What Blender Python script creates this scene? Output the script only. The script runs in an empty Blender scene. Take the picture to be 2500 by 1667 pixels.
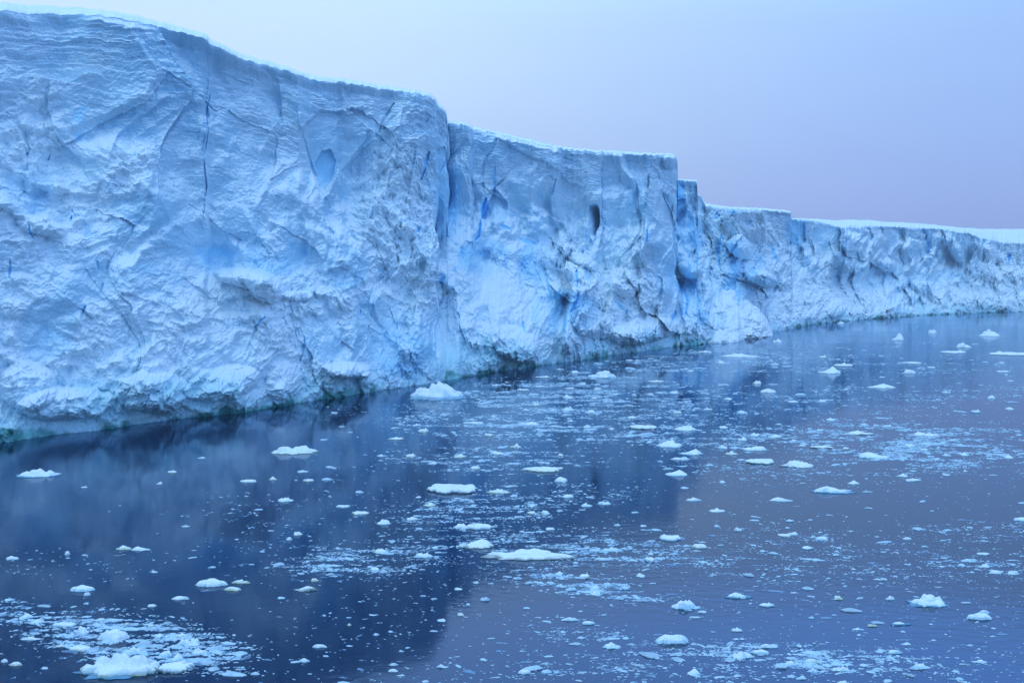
import bpy, math
import numpy as np

C = bpy.context
scene = C.scene
col = scene.collection

# ------------------------------------------------------------------ camera
F = 2431.0            # focal length in pixels of the 2500 px wide photograph (35 mm)
HOR = 696.0           # horizon row
H = 12.0              # eye height on the ship's deck
cam_d = bpy.data.cameras.new('camera'); cam = bpy.data.objects.new('camera', cam_d)
col.objects.link(cam); scene.camera = cam
cam.location = (0, 0, H); cam.rotation_euler = (math.radians(90), 0, 0)
cam_d.sensor_width = 36; cam_d.lens = 35.0
cam_d.shift_y = -(833.5 - HOR) / 2500.0
cam_d.clip_start = 0.5; cam_d.clip_end = 9000

# ------------------------------------------------------------------ sky, sun, exposure
SUN_EL, SUN_AZ = math.radians(60), math.radians(205)     # azimuth from +Y clockwise
W = bpy.data.worlds.new('World'); scene.world = W; W.use_nodes = True
nt = W.node_tree; nt.nodes.clear(); N = nt.nodes.new; L = nt.links.new
out = N('ShaderNodeOutputWorld'); bg = N('ShaderNodeBackground')
tc = N('ShaderNodeTexCoord'); sep = N('ShaderNodeSeparateXYZ'); L(tc.outputs['Generated'], sep.inputs[0])
def ramp(stops, fac):
    r = N('ShaderNodeValToRGB'); cr = r.color_ramp; cr.interpolation = 'B_SPLINE'
    while len(cr.elements) < len(stops): cr.elements.new(0.5)
    for e, (p, c) in zip(cr.elements, stops): e.position = p; e.color = (c[0]/4, c[1]/4, c[2]/4, 1)     # ramps hold quarter values, the background strength of 4 restores them
    L(fac, r.inputs[0]); return r.outputs[0]
def lin(r, g, b):
    f = lambda v: (v/255/12.92) if v/255 <= 0.04045 else ((v/255+0.055)/1.055)**2.4
    return (f(r), f(g), f(b))
ZEN = (0.50, 0.74, 1.02)
left = ramp([(0.0, lin(168, 188, 235)), (0.10, lin(187, 210, 248)), (0.20, lin(201, 228, 254)), (0.295, lin(206, 233, 255)), (0.35, (0.60, 1.05, 2.0)), (0.42, (0.52, 0.95, 1.7)), (0.65, (0.28, 0.62, 1.1)), (1.0, ZEN)], sep.outputs[2])
right = ramp([(0.0, lin(148, 162, 220)), (0.06, lin(150, 170, 228)), (0.14, lin(153, 184, 241)), (0.24, lin(158, 196, 250)), (0.275, lin(163, 202, 254)), (0.31, (0.52, 1.15, 2.8)), (0.39, (0.50, 1.05, 2.4)), (0.55, (0.26, 0.56, 1.02)), (1.0, ZEN)], sep.outputs[2])
mx = N('ShaderNodeMix'); mx.data_type = 'RGBA'
mr = N('ShaderNodeMapRange'); mr.interpolation_type = 'SMOOTHSTEP'
mr.inputs[1].default_value = -0.32; mr.inputs[2].default_value = 0.50
L(sep.outputs[0], mr.inputs[0]); L(mr.outputs[0], mx.inputs[0]); L(left, mx.inputs[6]); L(right, mx.inputs[7])
# soft, barely visible cloud mottling
cn = N('ShaderNodeTexNoise'); cn.inputs['Scale'].default_value = 2.2; cn.inputs['Detail'].default_value = 4
mp = N('ShaderNodeMapping'); mp.inputs['Scale'].default_value = (1, 1, 3.5); L(tc.outputs['Generated'], mp.inputs[0]); L(mp.outputs[0], cn.inputs[0])
cm = N('ShaderNodeMapRange'); cm.inputs[3].default_value = 0.93; cm.inputs[4].default_value = 1.07; L(cn.outputs[0], cm.inputs[0])
mul = N('ShaderNodeMix'); mul.data_type = 'RGBA'; mul.blend_type = 'MULTIPLY'; mul.inputs[0].default_value = 1
L(mx.outputs[2], mul.inputs[6]); L(cm.outputs[0], mul.inputs[7])
sky = N('ShaderNodeTexSky'); sky.sky_type = 'NISHITA'; sky.sun_disc = False
sky.sun_elevation = SUN_EL; sky.sun_rotation = SUN_AZ
sm_ = N('ShaderNodeMix'); sm_.data_type = 'RGBA'; sm_.blend_type = 'ADD'; sm_.inputs[0].default_value = 0.0003
L(mul.outputs[2], sm_.inputs[6]); L(sky.outputs[0], sm_.inputs[7])
# the sky behind the ship is a little clearer and bluer
mb = N('ShaderNodeMapRange'); mb.interpolation_type = 'SMOOTHSTEP'; mb.inputs[1].default_value = 0.1; mb.inputs[2].default_value = -0.5; L(sep.outputs[1], mb.inputs[0])
bl = N('ShaderNodeMix'); bl.data_type = 'RGBA'; bl.blend_type = 'MULTIPLY'; L(mb.outputs[0], bl.inputs[0]); L(sm_.outputs[2], bl.inputs[6]); bl.inputs[7].default_value = (0.80, 0.94, 0.97, 1)
L(bl.outputs[2], bg.inputs[0]); bg.inputs[1].default_value = 4.0; L(bg.outputs[0], out.inputs[0])

sd = bpy.data.lights.new('sun', 'SUN'); sun = bpy.data.objects.new('sun', sd); col.objects.link(sun)
sd.energy = 0.70; sd.angle = math.radians(40); sd.color = (0.60, 0.86, 1.0)
sun.rotation_euler = (math.radians(90) - SUN_EL, 0, math.pi - SUN_AZ)
scene.view_settings.view_transform = 'Standard'; scene.view_settings.look = 'None'
scene.view_settings.exposure = 0.10; scene.view_settings.gamma = 1.0
scene.cycles.max_bounces = 10; scene.cycles.diffuse_bounces = 8; scene.cycles.glossy_bounces = 3

# ------------------------------------------------------------------ helpers
def tag(o, label=None, cat=None, group=None, kind=None):
    if label: o['label'] = label
    if cat: o['category'] = cat
    if group: o['group'] = group
    if kind: o['kind'] = kind
    return o

def mesh_np(name, verts, quads=None, tris=None, smooth=False, attrs=None):
    me = bpy.data.meshes.new(name)
    nv = len(verts); me.vertices.add(nv); me.vertices.foreach_set('co', np.asarray(verts, np.float32).ravel())
    q = np.zeros((0, 4), np.int32) if quads is None else np.asarray(quads, np.int32)
    t = np.zeros((0, 3), np.int32) if tris is None else np.asarray(tris, np.int32)
    me.loops.add(q.size + t.size); me.loops.foreach_set('vertex_index', np.concatenate([q.ravel(), t.ravel()]))
    me.polygons.add(len(q) + len(t))
    st = np.concatenate([np.arange(len(q))*4, q.size + np.arange(len(t))*3]).astype(np.int32)
    me.polygons.foreach_set('loop_start', st)
    me.polygons.foreach_set('use_smooth', np.full(len(q)+len(t), smooth))
    me.update(calc_edges=True)
    if attrs:
        for k, v in attrs.items():
            a = me.attributes.new(k, 'FLOAT', 'POINT'); a.data.foreach_set('value', np.asarray(v, np.float32).ravel())
    return me

def link(name, me, m, parent=None):
    o = bpy.data.objects.new(name, me); col.objects.link(o)
    if m is not None and not me.materials: me.materials.append(m)
    if parent is not None: o.parent = parent
    return o

def sst(a, b, x):
    t = np.clip((x-a)/(b-a), 0, 1); return t*t*(3-2*t)

def hsh(ix, iy, seed):
    h = (ix.astype(np.int64)*374761393 + iy.astype(np.int64)*668265263 + seed*974634777) & 0xffffffff
    h = ((h ^ (h >> 13))*1274126177) & 0xffffffff
    h = (h ^ (h >> 16)) & 0xffffffff
    h = ((h*2246822519) & 0xffffffff); h ^= h >> 15
    return (h & 0xffffff).astype(np.float32)/16777216.0

def noise(x, y, seed=0):                       # value noise, roughly -1..1
    ix = np.floor(x).astype(np.int64); iy = np.floor(y).astype(np.int64)
    fx = (x-ix); fy = (y-iy); fx = fx*fx*fx*(fx*(fx*6-15)+10); fy = fy*fy*fy*(fy*(fy*6-15)+10)
    a = hsh(ix, iy, seed); b = hsh(ix+1, iy, seed); c = hsh(ix, iy+1, seed); d = hsh(ix+1, iy+1, seed)
    return ((a+(b-a)*fx)*(1-fy) + (c+(d-c)*fx)*fy)*2-1

def gnoise(x, y, seed=0):                      # gradient noise, roughly -1..1
    ix = np.floor(x).astype(np.int64); iy = np.floor(y).astype(np.int64)
    fx = (x-ix).astype(np.float32); fy = (y-iy).astype(np.float32)
    u = fx*fx*fx*(fx*(fx*6-15)+10); v = fy*fy*fy*(fy*(fy*6-15)+10)
    r = []
    for dx in (0, 1):
        for dy in (0, 1):
            a = hsh(ix+dx, iy+dy, seed)*6.2831853
            r.append(np.cos(a)*(fx-dx) + np.sin(a)*(fy-dy))
    return ((r[0]*(1-v)+r[1]*v)*(1-u) + (r[2]*(1-v)+r[3]*v)*u)*1.45

def fbm(x, y, seed, oct=4, gain=0.5, lac=2.03, ridged=False, billow=False):
    a = 1.0; s = 0; t = 0
    for i in range(oct):
        n = gnoise(x, y, seed+i*17)
        if ridged: n = 1-2*np.abs(n)
        if billow: n = 2*np.abs(n)-0.7
        s = s + a*n; t += a; a *= gain
        x, y = x*lac+3.7, y*lac-1.9
    return s/t

def worley(x, y, seed, jit=0.9):               # F1, F2, cell random value, offset to the centre
    ix = np.floor(x).astype(np.int64); iy = np.floor(y).astype(np.int64)
    f1 = np.full(x.shape, 9.0, np.float32); f2 = f1.copy(); cid = np.zeros_like(f1); ox = np.zeros_like(f1); oy = np.zeros_like(f1)
    for dx in (-1, 0, 1):
        for dy in (-1, 0, 1):
            cx = ix+dx; cy = iy+dy
            px = cx+0.5+(hsh(cx, cy, seed)-0.5)*jit; py = cy+0.5+(hsh(cx, cy, seed+91)-0.5)*jit
            ddx = (x-px).astype(np.float32); ddy = (y-py).astype(np.float32)
            d = ddx*ddx+ddy*ddy
            closer = d < f1
            f2 = np.where(closer, f1, np.minimum(f2, d))
            cid = np.where(closer, hsh(cx, cy, seed+7), cid)
            ox = np.where(closer, ddx, ox); oy = np.where(closer, ddy, oy)
            f1 = np.where(closer, d, f1)
    return np.sqrt(f1), np.sqrt(f2), cid, ox, oy

def facets(x, y, seed, tilt=1.0, off=1.0, soft=0.0):              # tilted shards: each cell is a plane with its own tilt, continuous-ish steps at the joints
    f1, f2, cid, ox, oy = worley(x, y, seed)
    a = cid*6.2831853*3.0
    return (off*((cid*7.31) % 1.0-0.5) + tilt*(np.cos(a)*ox+np.sin(a)*oy))*(sst(0.0, 0.22, f2-f1)*soft+1-soft), f1, f2, cid

# ------------------------------------------------------------------ materials
def new_mat(name):
    m = bpy.data.materials.new(name); m.use_nodes = True
    n = m.node_tree; n.nodes.clear()
    o = n.nodes.new('ShaderNodeOutputMaterial'); p = n.nodes.new('ShaderNodeBsdfPrincipled')
    n.links.new(p.outputs[0], o.inputs[0]); return m, n, p
def mix(n, a, b, f, mode='MIX'):
    x = n.nodes.new('ShaderNodeMix'); x.data_type = 'RGBA'; x.blend_type = mode
    for s, v in ((0, f), (6, a), (7, b)):
        if isinstance(v, (int, float)): x.inputs[s].default_value = v
        elif isinstance(v, tuple): x.inputs[s].default_value = (*v, 1) if len(v) == 3 else v
        else: n.links.new(v, x.inputs[s])
    return x.outputs[2]
def mrange(n, v, a, b, c=0, d=1):
    x = n.nodes.new('ShaderNodeMapRange'); x.interpolation_type = 'SMOOTHSTEP'
    n.links.new(v, x.inputs[0]); x.inputs[1].default_value = a; x.inputs[2].default_value = b
    x.inputs[3].default_value = c; x.inputs[4].default_value = d; return x.outputs[0]
def mnoise(n, vec, scale, detail=4, rough=0.55):
    x = n.nodes.new('ShaderNodeTexNoise'); x.inputs['Scale'].default_value = scale
    x.inputs['Detail'].default_value = detail; x.inputs['Roughness'].default_value = rough
    n.links.new(vec, x.inputs['Vector']); return x.outputs[0]
def mmath(n, op, a, b):
    x = n.nodes.new('ShaderNodeMath'); x.operation = op
    for i, v in enumerate((a, b)):
        if isinstance(v, (int, float)): x.inputs[i].default_value = v
        else: n.links.new(v, x.inputs[i])
    return x.outputs[0]

SNOW = (0.90, 0.92, 0.94)
def cliff_material():
    m, n, p = new_mat('glacier_ice')
    g = n.nodes.new('ShaderNodeNewGeometry'); sx = n.nodes.new('ShaderNodeSeparateXYZ'); n.links.new(g.outputs['Position'], sx.inputs[0])
    sn = n.nodes.new('ShaderNodeSeparateXYZ'); n.links.new(g.outputs['Normal'], sn.inputs[0])
    def at(k):
        a = n.nodes.new('ShaderNodeAttribute'); a.attribute_name = k; return a.outputs['Fac']
    pos = g.outputs['Position']
    big = mnoise(n, pos, 0.09, 4); mid = mnoise(n, pos, 0.6, 5)
    c = mix(n, (0.56, 0.72, 0.82), (0.42, 0.65, 0.79), mrange(n, big, 0.40, 0.62))          # bare glacier ice
    firn = (0.78, 0.88, 0.93)
    c = mix(n, c, firn, at('rough'))
    c = mix(n, c, SNOW, mrange(n, mmath(n, 'ADD', sn.outputs[2], mmath(n, 'MULTIPLY', mid, 0.35)), 0.30, 0.85))       # snow lodged on ledges
    c = mix(n, c, (0.36, 0.70, 0.90), mrange(n, at('blue'), 0.05, 0.55))
    c = mix(n, c, (0.06, 0.34, 0.76), mrange(n, at('blue'), 0.6, 1.0))
    # wet, algae stained band at the waterline
    wob = mmath(n, 'ADD', sx.outputs[2], mmath(n, 'MULTIPLY', mmath(n, 'SUBTRACT', mnoise(n, pos, 0.35, 4), 0.5), 3.5))
    gr = mix(n, (0.06, 0.26, 0.25), (0.30, 0.64, 0.66), mrange(n, mnoise(n, pos, 0.13, 4), 0.42, 0.58))
    c = mix(n, c, (0.45, 0.72, 0.80), mrange(n, mmath(n, 'ADD', wob, mmath(n, 'MULTIPLY', mmath(n, 'SUBTRACT', mnoise(n, pos, 0.06, 3), 0.5), 16)), 4.0, 0.5, 0, 0.7))
    wob = mmath(n, 'ADD', wob, mmath(n, 'MULTIPLY', mmath(n, 'SUBTRACT', mnoise(n, pos, 0.10, 3), 0.47), 6.0))
    c = mix(n, c, gr, mrange(n, wob, 0.8, 0.1))
    n.links.new(c, p.inputs['Base Color'])
    n.links.new(mrange(n, wob, 0.4, 2.0, 0.25, 0.72), p.inputs['Roughness'])
    p.inputs['Specular IOR Level'].default_value = 0.25
    b = n.nodes.new('ShaderNodeBump'); b.inputs['Strength'].default_value = 0.55; b.inputs['Distance'].default_value = 0.12
    n.links.new(mnoise(n, pos, 3.2, 6, 0.62), b.inputs['Height']); n.links.new(b.outputs[0], p.inputs['Normal'])
    return m

def snow_material():
    m, n, p = new_mat('packed_snow')
    g = n.nodes.new('ShaderNodeNewGeometry')
    n.links.new(mix(n, SNOW, (0.80, 0.85, 0.90), mrange(n, mnoise(n, g.outputs['Position'], 0.4, 4), 0.4, 0.65)), p.inputs['Base Color'])
    p.inputs['Roughness'].default_value = 0.8; p.inputs['Specular IOR Level'].default_value = 0.15
    b = n.nodes.new('ShaderNodeBump'); b.inputs['Strength'].default_value = 0.5; b.inputs['Distance'].default_value = 0.15
    n.links.new(mnoise(n, g.outputs['Position'], 1.5, 6, 0.6), b.inputs['Height']); n.links.new(b.outputs[0], p.inputs['Normal'])
    return m

def floe_material(name, stain, body):
    m, n, p = new_mat(name)
    g = n.nodes.new('ShaderNodeNewGeometry'); sx = n.nodes.new('ShaderNodeSeparateXYZ'); n.links.new(g.outputs['Position'], sx.inputs[0])
    sn = n.nodes.new('ShaderNodeSeparateXYZ'); n.links.new(g.outputs['Normal'], sn.inputs[0])
    pos = g.outputs['Position']
    nn = mnoise(n, pos, 1.7, 4)
    c = mix(n, body, SNOW, mrange(n, mmath(n, 'ADD', sn.outputs[2], mmath(n, 'MULTIPLY', nn, 0.3)), 0.25, 0.75))
    zz = mmath(n, 'ADD', sx.outputs[2], mmath(n, 'MULTIPLY', mmath(n, 'SUBTRACT', nn, 0.5), 0.25))
    c = mix(n, c, stain, mrange(n, zz, 0.10, 0.0, 0, 0.85))
    n.links.new(c, p.inputs['Base Color'])
    p.inputs['Roughness'].default_value = 0.55; p.inputs['Specular IOR Level'].default_value = 0.3
    b = n.nodes.new('ShaderNodeBump'); b.inputs['Strength'].default_value = 0.6; b.inputs['Distance'].default_value = 0.05
    n.links.new(mnoise(n, pos, 7.0, 5, 0.6), b.inputs['Height']); n.links.new(b.outputs[0], p.inputs['Normal'])
    return m

M_CLIFF = cliff_material(); M_SNOW = snow_material()
M_BLUE = floe_material('blue_berg_ice', (0.42, 0.66, 0.78), (0.60, 0.80, 0.90))
M_WHITE = floe_material('white_floe_ice', (0.50, 0.66, 0.74), (0.76, 0.85, 0.91))
M_STAIN = floe_material('algae_stained_floe_ice', (0.46, 0.52, 0.36), (0.76, 0.84, 0.84))
M_DARK = floe_material('dark_edged_floe_ice', (0.10, 0.15, 0.14), (0.62, 0.72, 0.76))

def flat_mat(name, c, rough, spec=0.5):
    m, n, p = new_mat(name); g = n.nodes.new('ShaderNodeNewGeometry')
    k = mnoise(n, g.outputs['Position'], 1.1, 3)
    n.links.new(mix(n, c, tuple(x*0.75 for x in c), mrange(n, k, 0.4, 0.6)), p.inputs['Base Color'])
    p.inputs['Roughness'].default_value = rough; p.inputs['Specular IOR Level'].default_value = spec; return m
M_FOOT = flat_mat('awash_blue_ice', (0.12, 0.30, 0.44), 0.15)
M_CHUNK = flat_mat('brash_ice_white', (0.56, 0.72, 0.84), 0.55, 0.3)
M_SLUSH = flat_mat('wet_slush_ice', (0.14, 0.26, 0.42), 0.25)

def water_material():
    m, n, p = new_mat('polar_sea_water')
    g = n.nodes.new('ShaderNodeNewGeometry'); pos = g.outputs['Position']
    p.inputs['Base Color'].default_value = (0.0002, 0.006, 0.035, 1); p.inputs['Specular IOR Level'].default_value = 0.0; p.inputs['Roughness'].default_value = 1
    gl = n.nodes.new('ShaderNodeBsdfGlossy'); gl.inputs['Color'].default_value = (0.74, 0.88, 1.0, 1)
    fr = n.nodes.new('ShaderNodeFresnel'); fr.inputs['IOR'].default_value = 1.50
    ms = n.nodes.new('ShaderNodeMixShader'); n.links.new(fr.outputs[0], ms.inputs[0]); n.links.new(p.outputs[0], ms.inputs[1]); n.links.new(gl.outputs[0], ms.inputs[2])
    n.links.new(ms.outputs[0], [x for x in n.nodes if x.type == 'OUTPUT_MATERIAL'][0].inputs[0])
    mp = n.nodes.new('ShaderNodeMapping'); mp.inputs['Scale'].default_value = (0.55, 1.0, 1.0); mp.inputs['Rotation'].default_value = (0, 0, 0.5)
    n.links.new(pos, mp.inputs[0])
    patch = mrange(n, mnoise(n, pos, 0.018, 3), 0.44, 0.60)
    n.links.new(mmath(n, 'ADD', mmath(n, 'MULTIPLY', patch, 0.05), 0.07), gl.inputs['Roughness'])
    b1 = n.nodes.new('ShaderNodeBump'); b1.inputs['Distance'].default_value = 0.022
    n.links.new(mmath(n, 'ADD', mmath(n, 'MULTIPLY', patch, 0.45), 0.12), b1.inputs['Strength'])
    n.links.new(mnoise(n, mp.outputs[0], 2.6, 3, 0.55), b1.inputs['Height'])
    b2 = n.nodes.new('ShaderNodeBump'); b2.inputs['Distance'].default_value = 0.10; b2.inputs['Strength'].default_value = 0.06
    n.links.new(mnoise(n, mp.outputs[0], 0.35, 2, 0.5), b2.inputs['Height'])
    n.links.new(b2.outputs[0], b1.inputs['Normal']); n.links.new(b1.outputs[0], gl.inputs['Normal'])
    return m

# ------------------------------------------------------------------ water sheet
bpy_w = mesh_np('water', [(-4000, -1500, 0), (4000, -1500, 0), (4000, 6000, 0), (-4000, 6000, 0)], quads=[(0, 1, 2, 3)])
tag(link('water', bpy_w, water_material()), 'calm dark blue sea mirroring the ice cliff', kind='structure')

# ------------------------------------------------------------------ the ice cliff
V = 2500/2352.0        # the outlines below were read from a 2352 px wide view of the photograph
WL = np.array([(-900, 1150), (-600, 1105), (-300, 1063), (0, 1022), (100, 1006), (250, 987), (370, 969), (600, 940), (700, 924), (850, 902), (930, 890), (1070, 866), (1130, 855),
               (1250, 839), (1340, 824), (1430, 813), (1540, 800), (1600, 791), (1640, 786), (1700, 779), (1765, 771), (1800, 754), (1900, 741), (2000, 733), (2100, 725),
               (2250, 719), (2352, 716), (2600, 709), (3000, 701)], float)
EDGE = np.array([(-900, -420), (-600, -160), (-300, -10), (0, 25), (60, 31), (130, 33), (200, 34), (260, 40), (330, 54), (400, 72), (450, 84), (476, 92), (482, 100), (510, 112), (545, 132), (600, 148), (660, 163), (700, 177),
                 (730, 186), (800, 191), (880, 205), (940, 213), (975, 219), (990, 222), (1000, 233), (1006, 245), (1016, 251), (1024, 262), (1027, 275), (1028, 284), (1060, 286), (1078, 292), (1085, 298), (1086, 298),
                 (1130, 305), (1190, 320), (1250, 335), (1300, 343), (1360, 349), (1382, 351), (1384, 350), (1440, 354), (1500, 357), (1540, 357), (1549, 360), (1554, 365), (1556, 375), (1553, 384), (1550, 395),
                 (1551, 414), (1575, 415), (1601, 418), (1602, 448), (1611, 452), (1617, 466), (1621, 474), (1660, 478), (1720, 481), (1780, 485), (1817, 489),
                 (1818, 504), (1850, 506), (1880, 510), (1920, 520), (1945, 524), (1952, 519), (2000, 520), (2050, 521), (2110, 524), (2180, 527), (2220, 534), (2250, 545), (2275, 552), (2300, 556), (2352, 560), (2600, 590), (3000, 640)], float)
SKYL = np.array([(-900, -430), (-300, -20), (0, 8), (60, 12), (130, 16), (200, 28), (260, 39), (330, 51), (400, 69), (476, 91), (545, 128), (600, 137), (650, 150), (700, 174), (800, 187), (850, 193), (975, 218), (1000, 233),
                 (1027, 275), (1035, 280), (1060, 284), (1085, 294), (1190, 314), (1240, 326), (1300, 343), (1384, 348), (1450, 352), (1500, 356), (1540, 354), (1549, 359), (1556, 375), (1550, 395), (1551, 413), (1601, 417), (1602, 448), (1617, 466), (1621, 469),
                 (1700, 478), (1780, 482), (1817, 487), (1818, 503), (1870, 503), (1920, 506), (1960, 504), (2030, 509), (2110, 513), (2180, 520), (2250, 526), (2352, 526), (2600, 540), (3000, 560)], float)
# how far (metres, along the line of sight) the wall stands back from the waterline, high up and at mid height
TOPR = np.array([(-900, 6), (-200, 7), (0, 8.6), (60, 9.5), (150, 10), (205, 9), (260, 8.5), (400, 7.2), (464, 6.9), (494, 8.5), (520, 8.3), (560, 9), (640, 9.5), (684, 8.7), (714, 11.4), (780, 12.5), (860, 10), (875, 11), (950, 8.5), (985, 8), (998, 9), (1003, 11), (1020, 11.5), (1027, 13),
                 (1028, 25), (1045, 22), (1078, 20), (1084, 22), (1086, 31), (1140, 28), (1240, 23), (1340, 19), (1382, 17), (1384, 21), (1440, 17), (1485, 14), (1500, 17), (1530, 20), (1548, 24), (1556, 28),
                 (1557, 48), (1600, 44), (1602, 42), (1616, 46), (1618, 75), (1720, 60), (1815, 48), (1818, 82), (1845, 78), (1850, 70), (1900, 60), (1944, 50), (1948, 62), (2060, 60), (2240, 45), (2275, 42), (2290, 60), (2352, 50), (2600, 60), (3000, 60)], float)
MIDR = np.array([(-900, 4), (-200, 4), (0, 5), (60, 6), (170, 5), (300, 4.5), (400, 5.5), (470, 6), (482, 7.5), (600, 5.5), (700, 6.0), (860, 6.0), (950, 6), (990, 6.5), (1003, 7), (1004, 20), (1050, 15), (1078, 13.5), (1086, 15), (1110, 19), (1140, 17), (1240, 13), (1300, 9.5), (1345, 9), (1380, 9), (1384, 13), (1440, 10), (1485, 7), (1510, 8), (1530, 12),
                 (1548, 16), (1551, 33), (1575, 26), (1602, 19), (1616, 17), (1630, 24), (1632, 62), (1700, 44), (1760, 30), (1815, 34), (1819, 62), (1850, 52), (1900, 44), (1944, 38), (1948, 52), (2060, 52), (2150, 44), (2240, 34), (2352, 32), (2600, 40), (3000, 40)], float)

def interp(T, x): return np.interp(x, T[:, 0], T[:, 1])
TOPR[TOPR[:, 0] > 1617.5, 1] *= 0.62; MIDR[MIDR[:, 0] > 1631.5, 1] *= 0.55

def build_cliff():
    xs = np.concatenate([np.linspace(-880, -60, 240, endpoint=False), np.linspace(-60, 2420, 2300), np.linspace(2422, 2990, 120)])
    NR = 470
    v = np.linspace(0, 1, NR)
    X = np.repeat(xs[:, None], NR, 1); Vv = np.repeat(v[None], len(xs), 0)
    # smooth waterline curve
    k = np.ones(25)/25
    wl = interp(WL, xs); d0 = F*H/(wl*V-HOR)
    fine = np.linspace(-1000, 3100, 8201); wf = interp(WL, fine); wf = np.convolve(np.pad(wf, 160, 'edge'), np.ones(321)/321, 'valid')
    d0 = F*H/(np.interp(xs, fine, wf)*V-HOR)
    rx = (xs*V-1250)/F                       # ray slope
    bx = rx*d0
    s1 = np.concatenate([[0], np.cumsum(np.hypot(np.diff(bx), np.diff(d0)))])
    tx = np.gradient(bx); ty = np.gradient(d0); tl = np.hypot(tx, ty); rl = np.hypot(rx, 1)
    sinang = np.abs(tx*1 - ty*rx)/(tl*rl); sinang = np.convolve(np.pad(sinang, 60, 'edge'), np.ones(121)/121, 'valid')
    zpp = d0/F; s1 = np.concatenate([[0], np.cumsum(np.minimum(np.hypot(np.diff(bx), np.diff(d0)), np.diff(xs)*V*zpp[1:]*1.9))])
    S = np.repeat(s1[:, None], NR, 1)
    D0 = d0[:, None]; KN = np.clip(1/sinang, 1.2, 2.6)[:, None]
    top_d = d0 + interp(TOPR, xs)
    zt = H + (HOR - interp(EDGE, xs)*V)*top_d/F
    ZT = zt[:, None]; Z = Vv*ZT
    rr = sst(0.02, 0.42, Vv)*interp(MIDR, xs)[:, None]
    warpx = 6*fbm(S/30, Z/14, 5, 3)
    wob = (13*gnoise(X/160, Z/7, 6) + 4*gnoise(X/60, Z/2.6, 7) + 2*gnoise(X/20, Z/0.9, 8))*sst(0.3, 5.0, ZT-Z)*np.clip(75/D0+0.35, 0, 1)
    TR = interp(TOPR, X+wob); MR = interp(MIDR, X+1.3*wob)
    fill = sst(0.42, 0.74, Vv + 0.14*fbm(S/9, Z/9, 77, 4))
    E = sst(0.0, 0.46, Vv)**1.0*MR*(1-fill) + fill*TR
    PY = HOR/V - (Z-H)*F/(D0+E)/V            # row in the 2352 px view
    PX = X
    wx = S + 1.5*fbm(S/6, Z/6, 11, 4) + 4.5*gnoise(S/30+3, Z/9, 13); wz = Z + 1.5*fbm(S/6+9, Z/6, 12, 4)
    far = np.clip((D0-75)/350, 0, 1)
    # ---- masks
    depth_top = ZT - Z
    n_patch = fbm(S/16, Z/12, 21, 4)
    n_patch2 = fbm(S/7, Z/7, 22, 4)
    n_edge = fbm(S/2.2, Z/2.2, 23, 4)
    def zone(cx, cy, rx_, ry_, ang=0, soft=0.35):
        a = math.radians(ang); dx = PX-cx; dy = PY-cy
        u = (dx*math.cos(a)+dy*math.sin(a))/rx_; w = (-dx*math.sin(a)+dy*math.cos(a))/ry_
        q = np.sqrt(u*u+w*w) + 0.30*n_patch2 + 0.16*n_edge
        return 1-sst(1-soft, 1+soft, q)
    rough = sst(0.50, 0.26, Vv + 0.30*n_patch)*(0.35+0.65*sst(-0.35, 0.2, fbm(S/8+40, Z/7, 24, 4)))
    rough = np.maximum(rough, 0.85*sst(0.12, 0.42, n_patch)*sst(0.84, 0.6, Vv))
    for z in (zone(90, 400, 140, 170), zone(190, 470, 60, 90), zone(300, 380, 60, 60), zone(590, 560, 60, 60), zone(900, 480, 90, 150), zone(1300, 590, 70, 50), zone(1420, 680, 120, 80), zone(2300, 620, 110, 60), zone(1700, 560, 90, 120, 0)):
        rough = np.maximum(rough, z)
    smooth = np.zeros_like(rough)
    for z in (zone(180, 320, 45, 110, -20), zone(220, 640, 50, 60), zone(90, 740, 40, 70, 20), zone(150, 700, 45, 110, 25), zone(450, 570, 60, 60, 30), zone(740, 370, 38, 60), zone(1033, 430, 30, 110), zone(1065, 480, 60, 80), zone(860, 760, 60, 100), zone(1020, 790, 60, 90), zone(560, 520, 60, 40, 40),
              zone(1250, 440, 120, 50, 30), zone(1430, 430, 50, 90), zone(1530, 560, 25, 200), zone(2070, 590, 150, 90), zone(2190, 580, 80, 70), zone(1990, 570, 60, 50), zone(2080, 690, 40, 30), zone(1900, 560, 35, 50), zone(1830, 520, 25, 40), zone(740, 780, 60, 60), zone(680, 470, 50, 80), zone(360, 480, 90, 60)):
        smooth = np.maximum(smooth, z)
    rough = np.clip(rough*(1-0.9*smooth), 0, 1)
    ramp_snow = zone(1150, 680, 150, 40, 38, 0.5)*0.9
    pile = np.zeros_like(rough)
    strat = sst(13, 2, depth_top + 6.5*n_patch + 2.5*n_patch2)*(0.25+0.75*sst(-0.35, 0.3, fbm(S/9, Z/3.5, 25, 4)))
    strat = np.maximum(strat, 0.85*np.maximum(zone(1230, 390, 170, 70, 18), np.maximum(zone(1450, 420, 80, 70), np.maximum(zone(1750, 520, 70, 35), zone(820, 260, 190, 60, 12)))))
    strat = np.maximum(strat, 0.25*sst(0.45, 0.6, Vv)*(1-rough))*(1-0.7*smooth)
    # ---- relief r, metres outward
    r = np.zeros_like(E)
    # broad bulges and bays
    r += 2.3*fbm(S/20, Z/13, 28, 3, 0.5)*(0.8+0.2*sst(0.0, 0.12, Vv))*(1-0.6*sst(0.7, 0.95, Vv))
    # big buttresses, wall blocks leaning at different angles
    f, f1, f2, cid = facets(wx/19, wz/26 + 0.25*wx/19, 31, 1.9, 0.4, 0.55); r += 1.4*f*(0.4+0.6*sst(0.0, 0.12, Vv))
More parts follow.
